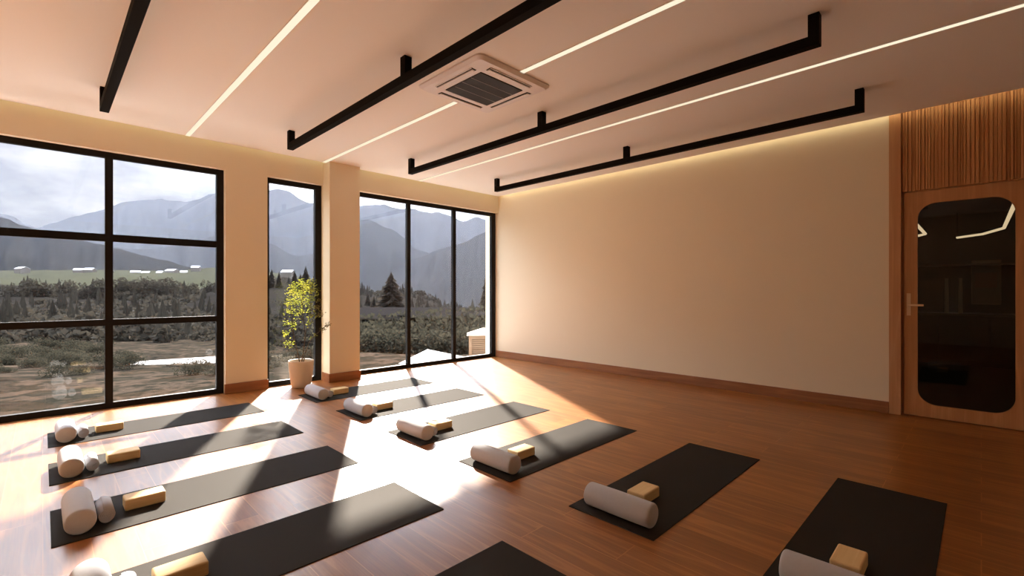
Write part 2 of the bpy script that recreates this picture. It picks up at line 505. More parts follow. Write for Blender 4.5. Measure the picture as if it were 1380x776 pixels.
cv = empty('cove_light', (XW - GAP, 3.7, H + .03)); tag(cv, 'hidden warm cove light washing the top of the plain wall', 'cove light')
MB().box(.0, .008, -6.6, 2.9, .0, .02).build('diffuser', M_cove, cv)
cv = empty('cove_light', (2.0, YF - GAP, H + .03)); tag(cv, 'hidden warm cove light washing the top of the window wall', 'cove light')
M_cove2 = emitter('cove_led_soft', (1.0, .84, .52), 3.2)
MB().box(-4.4, 4.2, .0, .008, .0, .02).build('diffuser', M_cove2, cv)

# black hanging rails
def rail(x, label):
    root = empty('hanging_rail', (x, 3.19, H)); tag(root, label, 'hanging rail', 'black rails hung from the ceiling')
    hw = .0325; zb = 2.918 - H
    MB().box(-hw, hw, -2.44, 2.44, zb, zb + .066, bev=.002).build('rail', M_rail, root)
    for yy in (-2.44, 0, 2.44):
        a = yy - hw
        if yy < 0: a = yy
        if yy > 0: a = yy - 2 * hw
        MB().box(-hw, hw, a, a + 2 * hw, zb + .0655, 0, bev=.0015).build('post', M_rail, root)
    return root
rail(.395, 'black square hanging rail nearest the largest window, cut by the frame top')
rail(2.015, 'black square hanging rail just on the window side of the air conditioner')
rail(3.622, 'black square hanging rail between the air conditioner and the last rail')
rail(5.252, 'black square hanging rail nearest the plain wall')

# ceiling cassette air conditioner
ac = empty('air_conditioner', ((AX0 + AX1) / 2, (AY0 + AY1) / 2, H)); tag(ac, 'square off-white cassette air conditioner with dark centre grille in the ceiling', 'air conditioner')
hx, hy = (AX1 - AX0) / 2, (AY1 - AY0) / 2
bm = bmesh.new()
def rr2(h, k, r, z, n=5):
    return [bm.verts.new((a, b, z)) for a, b in round_rect(-h, h, -k, k, r, n)]
rings = [rr2(hx, hy, .05, 0), rr2(hx, hy, .05, -.012), rr2(hx - .028, hy - .028, .04, -.034), rr2(.262, .254, .02, -.040), rr2(.250, .242, .012, -.034)]
for a, b in zip(rings, rings[1:]):
    for k in range(len(a)):
        bm.faces.new((a[k], a[(k + 1) % len(a)], b[(k + 1) % len(a)], b[k]))
bm.faces.new(rings[-1])
mb = MB(); mb.bm.free(); mb.bm = bm
mb.build('panel', M_ac, ac)
gr = MB().box(-.246, .246, -.238, .238, -.042, -.030)
grl = gr.build('grille', M_acd, ac)
bars = MB()
for yy in (-.115, .0, .115):
    bars.box(-.246, .246, yy - .0025, yy + .0025, -.0445, -.0415)
bars.build('grille_bar', M_acgrey, grl)
fi = MB()
for i in range(40):
    x = -.24 + .48 * i / 39
    fi.box(x - .0015, x + .0015, -.236, .236, -.0432, -.0418)
fi.build('grille_fin', principled('fin', (.035, .028, .022), .6, .3), grl)
lt = MB(); lt.box(-.247, -.150, -.02, .115, -.0455, -.0415, bev=.001)
# louvre slots on the four sides
for ang in range(4):
    R = Matrix.Rotation(ang * PI / 2, 4, 'Z')
    sl = MB(); sl.box(-.245, .245, .300, .352, -.0405, -.030)
    o = sl.build('air_slot', M_acd, ac); o.data.transform(R)
    vn = MB(); vn.box(-.24, .24, .312, .338, -.050, -.042, bev=.003); vn.box(-.245, .245, .349, .356, -.0430, -.034)
    v = vn.build('louvre', M_ac, o); v.data.transform(R)
lb = MB().box(-.249, -.236, .03, .16, -.0455, -.040, bev=.001).build('latch', M_acd, ac)

# ------------------------------------------------------------------ yoga mats, bolsters, blocks, towels
XM = (.03, 2.24)
ROWS = (5.72, 4.655, 3.592, 2.535, 1.48, .425)
ML, MW = 1.655, .556

def mat_mesh():
    return MB().box(0, ML, -MW / 2, MW / 2, 0, .005, bev=.0015)
def bolster_mesh():
    r, h, b = .0665, .212, .014
    prof = [(0, -h - .004), (r * .55, -h - .003), (r - b, -h)]
    for k in range(1, 6):
        a = PI / 2 * k / 5
        prof.append((r - b + b * math.sin(a), -h + b - b * math.cos(a)))
    prof += [(r + .0012, -h * .4), (r + .0016, 0), (r + .0012, h * .4)]
    for k in range(0, 6):
        a = PI / 2 * k / 5
        prof.append((r - b + b * math.cos(a), h - b + b * math.sin(a)))
    prof += [(r * .55, h + .003), (0, h + .004)]
    m = MB().lathe(prof, 40, axis='Y')
    bmesh.ops.translate(m.bm, verts=m.bm.verts[:], vec=(0, 0, r))
    return m
def towel_mesh():
    """a towel rolled up: a thick sheet following a spiral"""
    m = MB()
    n = 130; turns = 4.3; r0, r1 = .006, .0405; th = .0062; hl = .122
    ring = []
    for i in range(n + 1):
        t = i / n
        a = 2 * PI * turns * t
        r = r0 + (r1 - r0) * t
        j = .0015 * math.sin(3 * a) * t
        w_ = [(r + j, -hl + .006 * t), (r + j, hl - .006 * t), (r + j - th, hl - .006 * t - .001), (r + j - th, -hl + .006 * t + .001)]
        ring.append([m.bm.verts.new((q * math.cos(a), yv, q * math.sin(a))) for q, yv in w_])
    for a, b in zip(ring, ring[1:]):
        for k in range(4):
            f = m.bm.faces.new((a[k], a[(k + 1) % 4], b[(k + 1) % 4], b[k])); f.smooth = (k in (0, 2))
    m.bm.faces.new(ring[0]); m.bm.faces.new(ring[-1][::-1])
    bmesh.ops.translate(m.bm, verts=m.bm.verts[:], vec=(0, 0, .0415))
    return m
def block_mesh():
    return MB().box(-.098, .098, -.059, .059, 0, .066, bev=.009, seg=3)

protos = {}
def place(kind, maker, m, loc, rz, label, cat, group):
    if kind not in protos:
        o = maker().build(kind, m)
        protos[kind] = o
    else:
        o = protos[kind].copy(); COL.objects.link(o)
    o.location = loc; o.rotation_euler = (0, 0, rz)
    tag(o, label, cat, group)
    return o

desc = {
    (0, 0): 'in the large-window column, the one closest to that window',
    (0, 1): 'second out from the large window',
    (0, 2): 'third out from the large window',
    (0, 3): 'fourth out from the large window, cut by the bottom edge',
    (0, 4): 'with only its far corner showing at the bottom edge',
    (1, 0): 'beside the pillar, next to the potted tree',
    (1, 1): 'second out from the pillar, across from the wide window',
    (1, 2): 'third out from the pillar, crossed by thin window bar shadows',
    (1, 3): 'fourth out from the pillar, half sunlit',
    (1, 4): 'fifth out from the pillar, wholly in shade',
    (1, 5): 'closest to the door, wholly in shade',
}
random.seed(11)
for c in (0, 1):
    for r in range(6):
        if c == 0 and r == 5: continue
        x0, yc = XM[c], ROWS[r]
        d = desc[(c, r)]
        place('yoga_mat', mat_mesh, M_mat, (x0, yc, 0), 0, 'black yoga mat ' + d, 'yoga mat', 'black yoga mats in two columns')
        if (c, r) == (0, 4): continue
        nm = {(0, 0): 'on the mat closest to the large window', (0, 1): 'on the second mat out from the large window', (0, 2): 'on the third mat out from the large window',
              (0, 3): 'on the cut-off mat fourth from the large window', (1, 0): 'on the mat beside the pillar', (1, 1): 'on the second mat out from the pillar',
              (1, 2): 'on the third mat out from the pillar', (1, 3): 'on the half sunlit fourth mat from the pillar', (1, 4): 'on the shaded fifth mat from the pillar', (1, 5): 'on the shaded mat closest to the door'}[(c, r)]
        place('bolster', bolster_mesh, M_bolster, (x0 + .112, yc - .005, .005), 0, 'white cylindrical bolster ' + nm, 'bolster', 'white bolsters on the mats')
        place('yoga_block', block_mesh, M_block, (x0 + .408, yc + .010, .005), 0, 'tan wooden yoga block ' + nm, 'yoga block', 'tan blocks on the mats')
        if (c, r) in ((0, 0), (0, 1), (0, 2), (0, 3), (1, 0), (1, 1), (1, 2)):
            place('rolled_towel', towel_mesh, M_towel, (x0 + .2215, yc - .034, .005), 0, 'small rolled white towel beside the bolster ' + nm, 'towel', 'rolled towels beside the bolsters')

# ------------------------------------------------------------------ potted tree
PX, PY = 2.47, 6.50
pt = empty('potted_tree', (PX, PY, 0)); tag(pt, 'slender yellow-green tree in a cream pot before the narrow window', 'potted plant')
prof = [(0, 0), (.105, 0), (.118, .010), (.128, .06), (.142, .15), (.152, .24), (.157, .31), (.160, .352), (.157, .360), (.150, .358), (.146, .345), (.143, .315)]
MB().lathe(prof, 40).build('pot', M_pot, pt)
MB().lathe([(0, .322), (.08, .320), (.1435, .316)], 30).build('soil', M_soil, pt)
random.seed(5)
# screen-space helper axes for the plant: r = to the right as seen, d = away
rv = Vector((.707, -.707, 0)); dv = Vector((.707, .707, 0))
def stem_pts(ctrl):
    return [rv * a + dv * b + Vector((0, 0, z)) for a, b, z in ctrl]
stems = [
    [(.005, 0, .31), (.03, .01, .50), (.055, .0, .68), (.045, -.01, .84), (.02, .0, .98), (.01, .02, 1.15), (.03, .01, 1.34)],
    [(-.02, .01, .31), (-.06, .02, .47), (-.10, .03, .62), (-.12, .02, .78), (-.13, .01, .95), (-.15, .0, 1.12), (-.14, .02, 1.28)],
    [(.03, -.01, .31), (.07, -.03, .46), (.12, -.03, .60), (.20, -.03, .70), (.27, -.02, .76), (.35, -.02, .83)],
    [(.055, .0, .70), (.09, .02, .86), (.11, .03, 1.02), (.13, .02, 1.18), (.12, .0, 1.36)],
    [(.04, 0, .88), (-.03, -.03, 1.0), (-.07, -.04, 1.14), (-.06, -.04, 1.32)],
    [(.10, .03, .95), (.18, .03, 1.03), (.23, .02, 1.16)],
    [(-.10, .03, .62), (-.17, .01, .66), (-.22, -.01, .71)],
    [(-.12, .02, .74), (-.18, .03, .82), (-.23, .03, .88)],
    [(-.07, .02, .50), (-.14, .0, .53), (-.19, -.01, .58)],
]
SP = []
for c in stems:
    pts = stem_pts(c)
    r0 = .0075 if c[0][2] < .4 else .0045
    n = len(pts)
    o = MB().tube(pts, [r0 * (1 - .75 * i / (n - 1)) for i in range(n)], 6).build('stem', M_bark, pt)
    SP.append(pts)
lf = MB(); lfd = MB()
def leaf(m, p, d, size):
    d = d.normalized()
    u = d.cross(Vector((random.uniform(-1, 1), random.uniform(-1, 1), random.uniform(-.4, 1)))).normalized()
    k = d.cross(u) * size * .10
    m.bm.faces.new([m.bm.verts.new(q) for q in (p, p + d * size * .45 + u * size * .22 + k, p + d * size, p + d * size * .45 - u * size * .22 + k)])
def rnd(): return Vector((random.gauss(0, 1), random.gauss(0, 1), random.gauss(0, 1)))
# clusters: (right, away, z, spread, count)
clus = [(-.10, 0, 1.36, .035, 55), (-.14, 0, 1.28, .04, 60), (.0, .0, 1.40, .045, 80), (.06, 0, 1.34, .05, 90), (.12, 0, 1.40, .045, 80), (.14, .02, 1.30, .045, 70), (-.05, -.02, 1.28, .05, 90),
        (.02, .0, 1.24, .05, 90), (-.12, 0, 1.18, .05, 90), (-.16, 0, 1.12, .04, 60), (-.05, 0, 1.14, .05, 80), (.05, 0, 1.16, .05, 80), (.13, 0, 1.19, .05, 80), (-.14, 0, 1.02, .04, 50),
        (.0, 0, 1.02, .045, 55), (.12, .02, 1.06, .045, 55), (.14, .02, .95, .04, 40), (-.06, 0, .95, .04, 35), (.10, 0, .86, .03, 22), (-.13, .02, .84, .035, 30), (-.20, 0, .86, .03, 25), (-.19, 0, .73, .035, 28),
        (-.21, 0, .70, .025, 18), (-.16, 0, .57, .04, 45), (-.19, 0, .59, .025, 18), (.16, -.03, .67, .02, 10), (.20, -.03, .70, .02, 10), (-.08, 0, .80, .02, 10)]
for a, b, z, s, n in clus:
    c = rv * a + dv * b + Vector((0, 0, z))
    for i in range(n):
        p = c + rnd() * s * .72
        q = rnd(); q.z = abs(q.z) * .5 - .2
        leaf(lf, p, q, random.uniform(.020, .036))
dcl = [(.23, 0, 1.16, .025, 22), (.22, 0, 1.06, .03, 26), (.25, 0, .98, .035, 30), (.27, 0, .78, .02, 14), (.33, 0, .82, .02, 22), (.37, 0, .85, .015, 16), (.30, 0, .79, .02, 14)]
for a, b, z, s, n in dcl:
    c = rv * a + dv * b + Vector((0, 0, z))
    for i in range(n):
        q = rv + rnd() * .5; q.z += .3
        leaf(lfd, c + rnd() * s * .8, q, random.uniform(.020, .036))
f_ = lf.build('foliage', M_leaf, pt, recalc=False); f_['kind'] = 'stuff'
f_ = lfd.build('foliage', M_leafd, pt, recalc=False); f_['kind'] = 'stuff'; f_['label'] = 'brownish leaves on the side branch'

# ------------------------------------------------------------------ beyond the door
lx = emitter('corridor_led', (1.0, .80, .52), 1.6)
def ring_lamp(pts, label):
    root = empty('ring_light', (0, 0, 0)); tag(root, label, 'ring light')
    c = sum((Vector(p) for p in pts), Vector()) / len(pts)
    root.location = c
    loc = [Vector(p) - c for p in pts]
    MB().tube(loc, .022, 8).build('tube', lx, root)
    MB().tube([q + Vector((0, 0, .03)) for q in loc], .024, 8).build('housing', M_rail, root)
    MB().tube([loc[0] + Vector((0, 0, .03)), Vector((loc[0].x, loc[0].y, 2.7 - c.z))], .004, 6).build('wire', M_rail, root)
def onz(px, py, z):
    k = F * math.sqrt(2); s = k * (CZ - z) / (py - 391.5); d = (px - 690) / F * s
    return ((s + d) / 2, (s - d) / 2, z)
ring_lamp([onz(1290, 320, 2.25), onz(1325, 315, 2.25), onz(1353, 307, 2.25), onz(1368, 274, 2.25)], 'bent glowing strip light seen through the door glass, farther from the handle')
ring_lamp([onz(1229, 296, 2.25), onz(1247, 315, 2.25), onz(1228, 320, 2.25)], 'short glowing angled strip seen through the door glass just above the handle')
# back counter with a shelf of bottles and a board
ct = empty('sideboard', (11.6, 0, 0)); tag(ct, 'dark low sideboard in the dim room beyond the door', 'sideboard')
M_dk = principled('dark_wood', (.05, .038, .026), .5, .3)
MB().box(-.3, .3, -1.4, 1.2, .08, .86, bev=.006).build('body', M_dk, ct)
MB().box(-.33, .33, -1.43, 1.23, .86, .90, bev=.004).build('top', principled('dark_top', (.09, .07, .05), .4, .4), ct)
for k in range(4):
    d_ = MB().box(-.318, -.302, -1.38 + k * .645, -1.38 + k * .645 + .62, .12, .84, bev=.003).build('cabinet_door', M_dk, ct)
MB().box(-.28, .28, -1.35, 1.15, 0, .08).build('plinth', M_dk, ct)
sh = empty('wall_shelf', (11.8, 0, 1.75)); tag(sh, 'thin dark shelf on the far wall beyond the door', 'shelf')
MB().box(-.18, .18, -1.3, 1.1, 0, .03, bev=.003).build('board', principled('shelf_board', (.16, .12, .08), .5, .3), sh)
for yy in (-1.1, .9):
    MB().box(.14, .18, yy, yy + .03, -.15, 0).build('bracket', M_rail, sh)
for yy, hh, lab in ((.44, .62, 'tall pale cylinder vase standing on the sideboard, the one nearer the handle'), (.26, .62, 'tall pale cylinder vase standing on the sideboard, beside the framed board')):
    v = MB().lathe([(0, 0), (.03, 0), (.032, .02), (.030, hh * .6), (.022, hh * .9), (.026, hh), (.022, hh), (.018, hh * .9), (0, hh * .8)], 20).build('vase', principled('vase_glaze', (.42, .33, .2), .4, .5), None)
    v.location = (11.45, yy, .90); tag(v, lab, 'vase')
bd = empty('notice_board', (11.985, -.06, 1.0)); tag(bd, 'pale rounded board hung on the far wall beyond the door', 'board')
MB().box(-.03, .0, -.19, .19, .05, .85, bev=.012).build('board', principled('board_face', (.30, .22, .13), .7, .2), bd)
MB().box(-.034, -.03, -.14, .14, .35, .62).build('sheet', principled('board_sheet', (.36, .20, .11), .7, .2), bd)

# ------------------------------------------------------------------ outside: ground, hills, trees, roofs
def fbm(x, y, z=0, o=5):
    return noise.fractal(Vector((x, y, z)), 1.0, 2.0, o)

def ground_z(x, y):
    D = (x + y) / math.sqrt(2)
    k = min(1, max(0, ((x - y) / max(.1, x + y) + .57) / .24))
    t = min(1, max(0, (D - 11.5) / 9))
    zr = -.30 - 2.3 * t * t * (3 - 2 * t) - max(0, D - 20) * .045      # behind the hedge side
    zl = -.30 - .10 * min(5.7, max(0, D - 8.3)) - .055 * max(0, D - 14)  # rough slope side
    z = zl + (zr - zl) * k
    return z + .12 * min(1, max(0, (D - 8) / 4)) * fbm(x * .35, y * .35)

def gridmesh(name, fn, nu, nv, m, smooth=True):
    mb = MB()
    vs = [[mb.bm.verts.new(fn(i / nu, j / nv)) for j in range(nv + 1)] for i in range(nu + 1)]
    for i in range(nu):
        for j in range(nv):
            f = mb.bm.faces.new((vs[i][j], vs[i + 1][j], vs[i + 1][j + 1], vs[i][j + 1])); f.smooth = smooth
    return mb.build(name, m)

M_ground = terrain('garden_ground', [(.009, .0085, .007), (.025, .020, .0155), (.012, .012, .009), (.044, .032, .024), (.013, .0125, .0095), (.024, .020, .015)], .9)
def gfn(u, v):
    y = 6.96 + 120 * v ** 2.2
    x = -60 + 220 * u
    return Vector((x, y, ground_z(x, y)))
g = gridmesh('ground', gfn, 110, 70, M_ground); g['kind'] = 'structure'; tag(g, 'rough garden ground sloping away outside the windows', 'ground')

struct('bounce_slab', MB().box(-9, 12, YF + .25, 8.25, -.6, -.20), M_ext, None, 'unseen pale slab added outside the windows to bounce sunlight indoors', 'bounce_slab')  # added slab, hidden below the sills, bounces neutral sunlight up to the ceiling

def interp(pts, px):
    if px <= pts[0][0]: return pts[0][1]
    for (a, b), (c, d) in zip(pts, pts[1:]):
        if px <= c:
            t = (px - a) / (c - a)
            return b + (d - b) * t
    return pts[-1][1]

def ridge(name, pts, D, Df, pyf, m, label, amp=.05, jag=1.0, nu=260, nv=26, seed=0.0, spurs=1.0):
    p0, p1 = pts[0][0], pts[-1][0]
    def fn(u, v):
        px = p0 + (p1 - p0) * u
        py = interp(pts, px) + jag * (fbm(px * .06, seed, 0, 5))
        top = at(px, py, D)
        if v <= .8:
            t = v / .8
            d = Df + (D - Df) * t
            base = at(px, pyf, Df)
            z = base.z + (top.z - base.z) * (t ** 1.25)
            w_ = math.sin(PI * min(1, t)) ** .8
            h = abs(top.z - base.z)
            z += amp * h * w_ * (fbm(px * .035 * spurs + seed, t * 1.6, seed, 6) + .6 * math.sin(px * .09 * spurs + 2.5 * fbm(t * 2, px * .01, seed)) * .5)
            q = direc(px) * d
            return Vector((q.x, q.y, z))
        t = (v - .8) / .2
        q = direc(px) * (D * (1 + .35 * t))
        return Vector((q.x, q.y, top.z - t * abs(top.z) * .9))
    o = gridmesh(name, fn, nu, nv, m)
    o['kind'] = 'structure'; tag(o, label, 'hill')
    return o

M_far = terrain('far_slope', [(.010, .010, .011), (.018, .017, .018), (.012, .012, .012)], .004)
M_mid = terrain('mid_slope', [(.006, .006, .0055), (.011, .010, .009), (.007, .007, .006)], .01)
M_meadow = terrain('meadow', [(.024, .026, .017), (.034, .034, .022), (.022, .023, .015)], .02)
M_woods = terrain('wooded_slope', [(.010, .0092, .0085), (.015, .0135, .012), (.011, .010, .009)], .06)

ridge('mountain', [(-420, 250), (-200, 268), (-60, 280), (0, 283), (15, 286), (30, 296), (50, 303), (90, 291), (120, 282), (150, 274), (172, 267), (192, 264), (215, 264), (240, 268), (262, 264), (290, 257), (330, 253), (360, 252), (378, 250), (392, 257), (405, 264), (413, 267), (430, 273), (460, 276), (487, 274), (505, 272), (517, 271), (527, 275), (545, 276), (555, 277), (570, 283), (580, 286), (590, 283), (600, 284), (612, 289), (622, 293), (632, 292), (643, 288), (655, 292), (700, 280), (800, 262), (950, 240)],
      4200, 2300, 425, M_far, 'tallest hazy mountain range on the skyline', .12, 2.2, seed=3.1)
ridge('mountain', [(-420, 330), (150, 330), (200, 334), (240, 328), (270, 320), (300, 311), (330, 312), (363, 325), (385, 337), (400, 343), (430, 338), (460, 312), (487, 291), (500, 294), (515, 302), (530, 305), (545, 318), (560, 332), (590, 345), (640, 352), (700, 350), (950, 345)],
      2700, 1500, 428, M_mid, 'darker forested mountain flank behind the pillar', .10, 1.6, seed=8.7)
ridge('mountain', [(480, 372), (540, 352), (575, 340), (600, 330), (617, 326), (635, 319), (650, 310), (672, 304), (720, 290), (800, 275), (950, 260)],
      2400, 1300, 430, M_mid, 'hazy mountain shoulder at the edge of the wide window', .10, 1.4, seed=5.5)
ridge('hill', [(-420, 262), (-150, 276), (-40, 283), (0, 288), (12, 292), (25, 299), (40, 303), (70, 309), (100, 317), (150, 331), (170, 336), (190, 342), (210, 346), (240, 354), (270, 363), (310, 372), (360, 378), (420, 381), (480, 383)],
      1250, 800, 400, M_mid, 'dark wooded hill descending behind the village', .06, 1.5, seed=1.9)
ridge('hill', [(-420, 366), (0, 364), (60, 363), (150, 363), (240, 364), (270, 361), (300, 359), (340, 362), (380, 368), (420, 375), (480, 390), (525, 404)],
      640, 200, 402, M_meadow, 'pale green meadow shelf carrying the village', .03, .8, seed=2.2)
ridge('hill', [(380, 372), (430, 381), (487, 394), (510, 396), (555, 395), (580, 404), (610, 417), (640, 427), (670, 424), (720, 416), (820, 405)],
      230, 75, 428, M_woods, 'dark wooded bank behind the lone spruce', .05, .8, seed=6.0)
ridge('hill', [(-420, 384), (-40, 380), (30, 384), (100, 392), (200, 396), (260, 392), (300, 380), (340, 374), (380, 373), (430, 384), (480, 396), (540, 410)],
      165, 52, 436, M_woods, 'dark wooded slope under the meadow', .05, .8, seed=7.3)

# conifers
M_needle = leafmat('spruce_needles', (.030, .026, .023), (.046, .040, .033), .5, .5)
M_decid = leafmat('broad_leaves', (.030, .027, .022), (.048, .042, .033), .25, .4)
M_shrub = leafmat('shrub_leaves', (.024, .0235, .017), (.048, .043, .031), .4, 1.5)

def conifer(seed, layers=24, n=13):
    random.seed(seed)
    m = MB()
    for i in range(layers):
        t = i / (layers - 1)
        z = .10 + .86 * t
        R = .20 * (1 - t) ** .85 + .012
        for k in range(n):
            a = 2 * PI * (k + random.random()) / n
            r = R * random.uniform(.45, 1.2)
            d = Vector((math.cos(a), math.sin(a), 0)); s = Vector((-d.y, d.x, 0))
            zz = z + random.uniform(-.02, .02)
            w_ = r * .17
            base = Vector((0, 0, zz + .035)); tip = d * r + Vector((0, 0, zz - .3 * r))
            mid = d * r * .55 + Vector((0, 0, zz - .02))
            m.quad([base, mid + s * w_, tip, mid - s * w_])
            m.quad([base + d * r * .2, mid + Vector((0, 0, .02)) + s * w_ * .5, tip + Vector((0, 0, -.03)), mid - Vector((0, 0, .05)) - s * w_ * .3])
    return m.bm
def to_mesh(bm, name, m):
    me = bpy.data.meshes.new(name); bm.to_mesh(me); bm.free(); me.materials.append(m); return me
con_me = [to_mesh(conifer(20 + i), 'needles', M_needle) for i in range(3)]
tr = MB().tube([(0, 0, -.05), (0, 0, .5), (0, 0, .93)], [.018, .012, .003], 6)
tr_me = to_mesh(tr.bm, 'trunk', M_bark)

def blob(seed, n, sx, sy, sz, size):
    random.seed(seed)
    m = MB()
    lumps = [(rnd().normalized() * random.uniform(.3, .6)) for _ in range(9)]
    for i in range(n):
        c = random.choice(lumps)
        d = rnd().normalized()
        p = c + d * random.uniform(.30, .45)
        p = Vector((p.x * sx, p.y * sy, max(.02, (p.z + .75) * sz)))
        q = (d + rnd() * .6).normalized()
        u = q.cross(rnd()).normalized()
        s = size * random.uniform(.6, 1.3)
        m.quad([p - u * s * .4, p + q * s * .5 + rnd() * s * .1, p + u * s * .4, p - q * s * .5])
    return m.bm
dec_me = [to_mesh(blob(40 + i, 900, .42, .42, .58, .07), 'crown', M_decid) for i in range(2)]
shr_me = [to_mesh(blob(60 + i, 1300, .75, .75, .5, .058), 'leaves', M_shrub) for i in range(3)]

def tree(kind, meshes, px, py_top, py_base, D, label, group, k, widen=1.0, crown='crown'):
    b = at(px, py_base, D); h = D * (py_base - py_top) / F
    root = empty(kind, b, k * 1.7)
    tag(root, label, 'tree', group)
    o = bpy.data.objects.new(crown, meshes[k % len(meshes)]); COL.objects.link(o); o.parent = root
    o.scale = (h * widen, h * widen, h)
    t = bpy.data.objects.new('trunk', tr_me); COL.objects.link(t); t.parent = root
    t.scale = (h, h, h * (.97 if kind == 'spruce' else .8))
    return root

tree('spruce', con_me, 527, 366, 432, 70, 'tall dark lone spruce standing above the hedge', None, 0, 2.1, 'needles')
k = 1
for px, pt_, pb_, D in [(598, 419, 452, 100), (606, 412, 450, 105), (613, 416, 452, 98), (621, 420, 452, 92), (576, 402, 446, 110), (585, 408, 448, 105), (563, 398, 444, 115), (591, 411, 448, 112), (504, 398, 440, 90), (496, 392, 440, 100), (512, 402, 440, 95), (628, 419, 448, 80), (636, 424, 450, 85), (556, 404, 446, 96), (569, 410, 448, 98)]:
    tree('spruce', con_me, px, pt_, pb_, D, 'dark spruce in the distant tree line behind the wide window', 'spruces along the wooded bank', k, random.uniform(1.0, 1.4), 'needles'); k += 1
tree('spruce', con_me, 656, 366, 452, 58, 'ragged spruce half hidden by the white outer wall', None, 2, 1.1, 'needles')
for px, pt_, pb_, D in [(168, 371, 408, 120), (182, 369, 408, 122), (192, 372, 408, 118), (206, 370, 405, 125), (228, 371, 404, 130), (222, 372, 406, 122), (258, 379, 404, 124), (280, 374, 404, 128), (45, 372, 412, 110), (20, 376, 416, 105), (90, 374, 410, 120), (110, 376, 412, 115), (135, 372, 408, 118), (68, 378, 412, 112)]:
    tree('broadleaf_tree', dec_me, px, pt_, pb_, D, 'rounded dark tree in front of the village meadow', 'rounded trees below the village', k, 1.15); k += 1
for px, pt_, pb_, D in [(366, 362, 405, 120), (376, 366, 405, 118), (397, 364, 405, 116), (412, 358, 405, 118), (424, 365, 405, 114), (405, 368, 408, 110)]:
    tree('spruce', con_me, px, pt_, pb_, D, 'dark spruce seen through the narrow window', 'spruces behind the narrow window', k, 1.3, 'needles'); k += 1

# dense wood nobody could count: one object
random.seed(99)
fw = MB()
def low_tree(p, h, wd):
    a0 = random.random() * 6
    for z0, z1, r in ((.08, .5, .5), (.3, .75, .38), (.55, 1.0, .24)):
        n = 7
        tipv = fw.bm.verts.new(p + Vector((0, 0, z1 * h)))
        ring = []
        for i in range(n * 2):
            a = a0 + PI * i / n
            rr_ = r * wd * (1.0 if i % 2 else .62) * random.uniform(.85, 1.15)
            ring.append(fw.bm.verts.new(p + Vector((rr_ * math.cos(a), rr_ * math.sin(a), z0 * h + random.uniform(-.04, .04) * h))))
        for i in range(n * 2):
            fw.bm.faces.new((tipv, ring[i], ring[(i + 1) % (n * 2)]))
def clump(p, w_, h):
    lumps = [(rnd().normalized() * random.uniform(.2, .55)) for _ in range(5)]
    for q in range(130):
        d = rnd().normalized()
        c = random.choice(lumps) + d * random.uniform(.25, .5)
        c = p + Vector((c.x * w_, c.y * w_, (c.z + .6) * h * .6))
        t1 = (d + rnd() * .6).normalized(); u = t1.cross(rnd()).normalized(); z_ = w_ * random.uniform(.07, .17)
        fw.quad([c - u * z_, c + t1 * z_, c + u * z_, c - t1 * z_])
for i in range(1500):
    px = random.uniform(-130, 470)
    t = random.random()
    D = 24 + 135 * t
    yb = 478 - 76 * t ** .55 + random.uniform(-3, 3)
    h = random.uniform(2.0, 4.6) * (.45 + .9 * t)
    if random.random() < .22: low_tree(at(px, yb, D), h * 1.35, h * random.uniform(.4, .6))
    else: clump(at(px, yb, D), h * random.uniform(.55, .85), h)
for i in range(640):
    px = random.uniform(470, 720)
    t = random.random()
    D = 90 + 140 * t
    yb = 446 - (446 - interp([(470, 392), (555, 398), (610, 419), (640, 429), (720, 420)], px)) * t
    h = random.uniform(3, 7)
    if random.random() < .6: low_tree(at(px, yb, D), h, h * random.uniform(.3, .42))
    else: clump(at(px, yb, D), h * random.uniform(.5, .8), h * .8)
fo = fw.build('forest', M_decid, None, recalc=False); tag(fo, 'dense dark wood filling the slopes outside the windows', 'forest', kind='stuff')

# shrubs
def shrub(px, py_base, D, s, label, group, k):
    b = at(px, py_base, D)
    o = bpy.data.objects.new('shrub', shr_me[k % 3]); COL.objects.link(o)
    o.location = (b.x, b.y, ground_z(b.x, b.y) - .05)
    o.scale = (s, s, s * .9); o.rotation_euler = (0, 0, k * 2.1)
    tag(o, label, 'shrub', group)
random.seed(21)
k = 0
for i in range(24):
    px = 480 + 186 * (i / 23) + random.uniform(-4, 4)
    D = (15.5, 18.0)[i % 2]
    shrub(px, 450, D, random.uniform(1.7, 2.2) if i % 2 == 0 else random.uniform(3.2, 3.8), 'grey-green shrub in the hedge bank outside the wide window', 'shrubs of the hedge bank', k); k += 1
for i in range(84):
    px = random.uniform(-40, 430)
    D = 9.2 + 12 * random.random()
    if 175 < px < 330 and D > 11.3: px -= 190
    shrub(px, 470, D, random.uniform(.25, .62) * (.6 + D / 24), 'scrubby olive bush on the rough garden ground', 'bushes on the rough ground', k); k += 1

# plants wholly hidden behind nearer ones are left out
for n_ in ['shrub.026', 'shrub.035', 'shrub.041', 'shrub.043', 'shrub.045', 'shrub.055', 'shrub.061', 'shrub.063', 'shrub.064', 'shrub.075', 'shrub.078', 'shrub.080', 'shrub.089', 'shrub.093', 'shrub.104', 'spruce.001', 'spruce.003', 'spruce.008', 'spruce.011', 'spruce.012']:
    o_ = bpy.data.objects[n_]
    for c_ in list(o_.children): bpy.data.objects.remove(c_)
    bpy.data.objects.remove(o_)

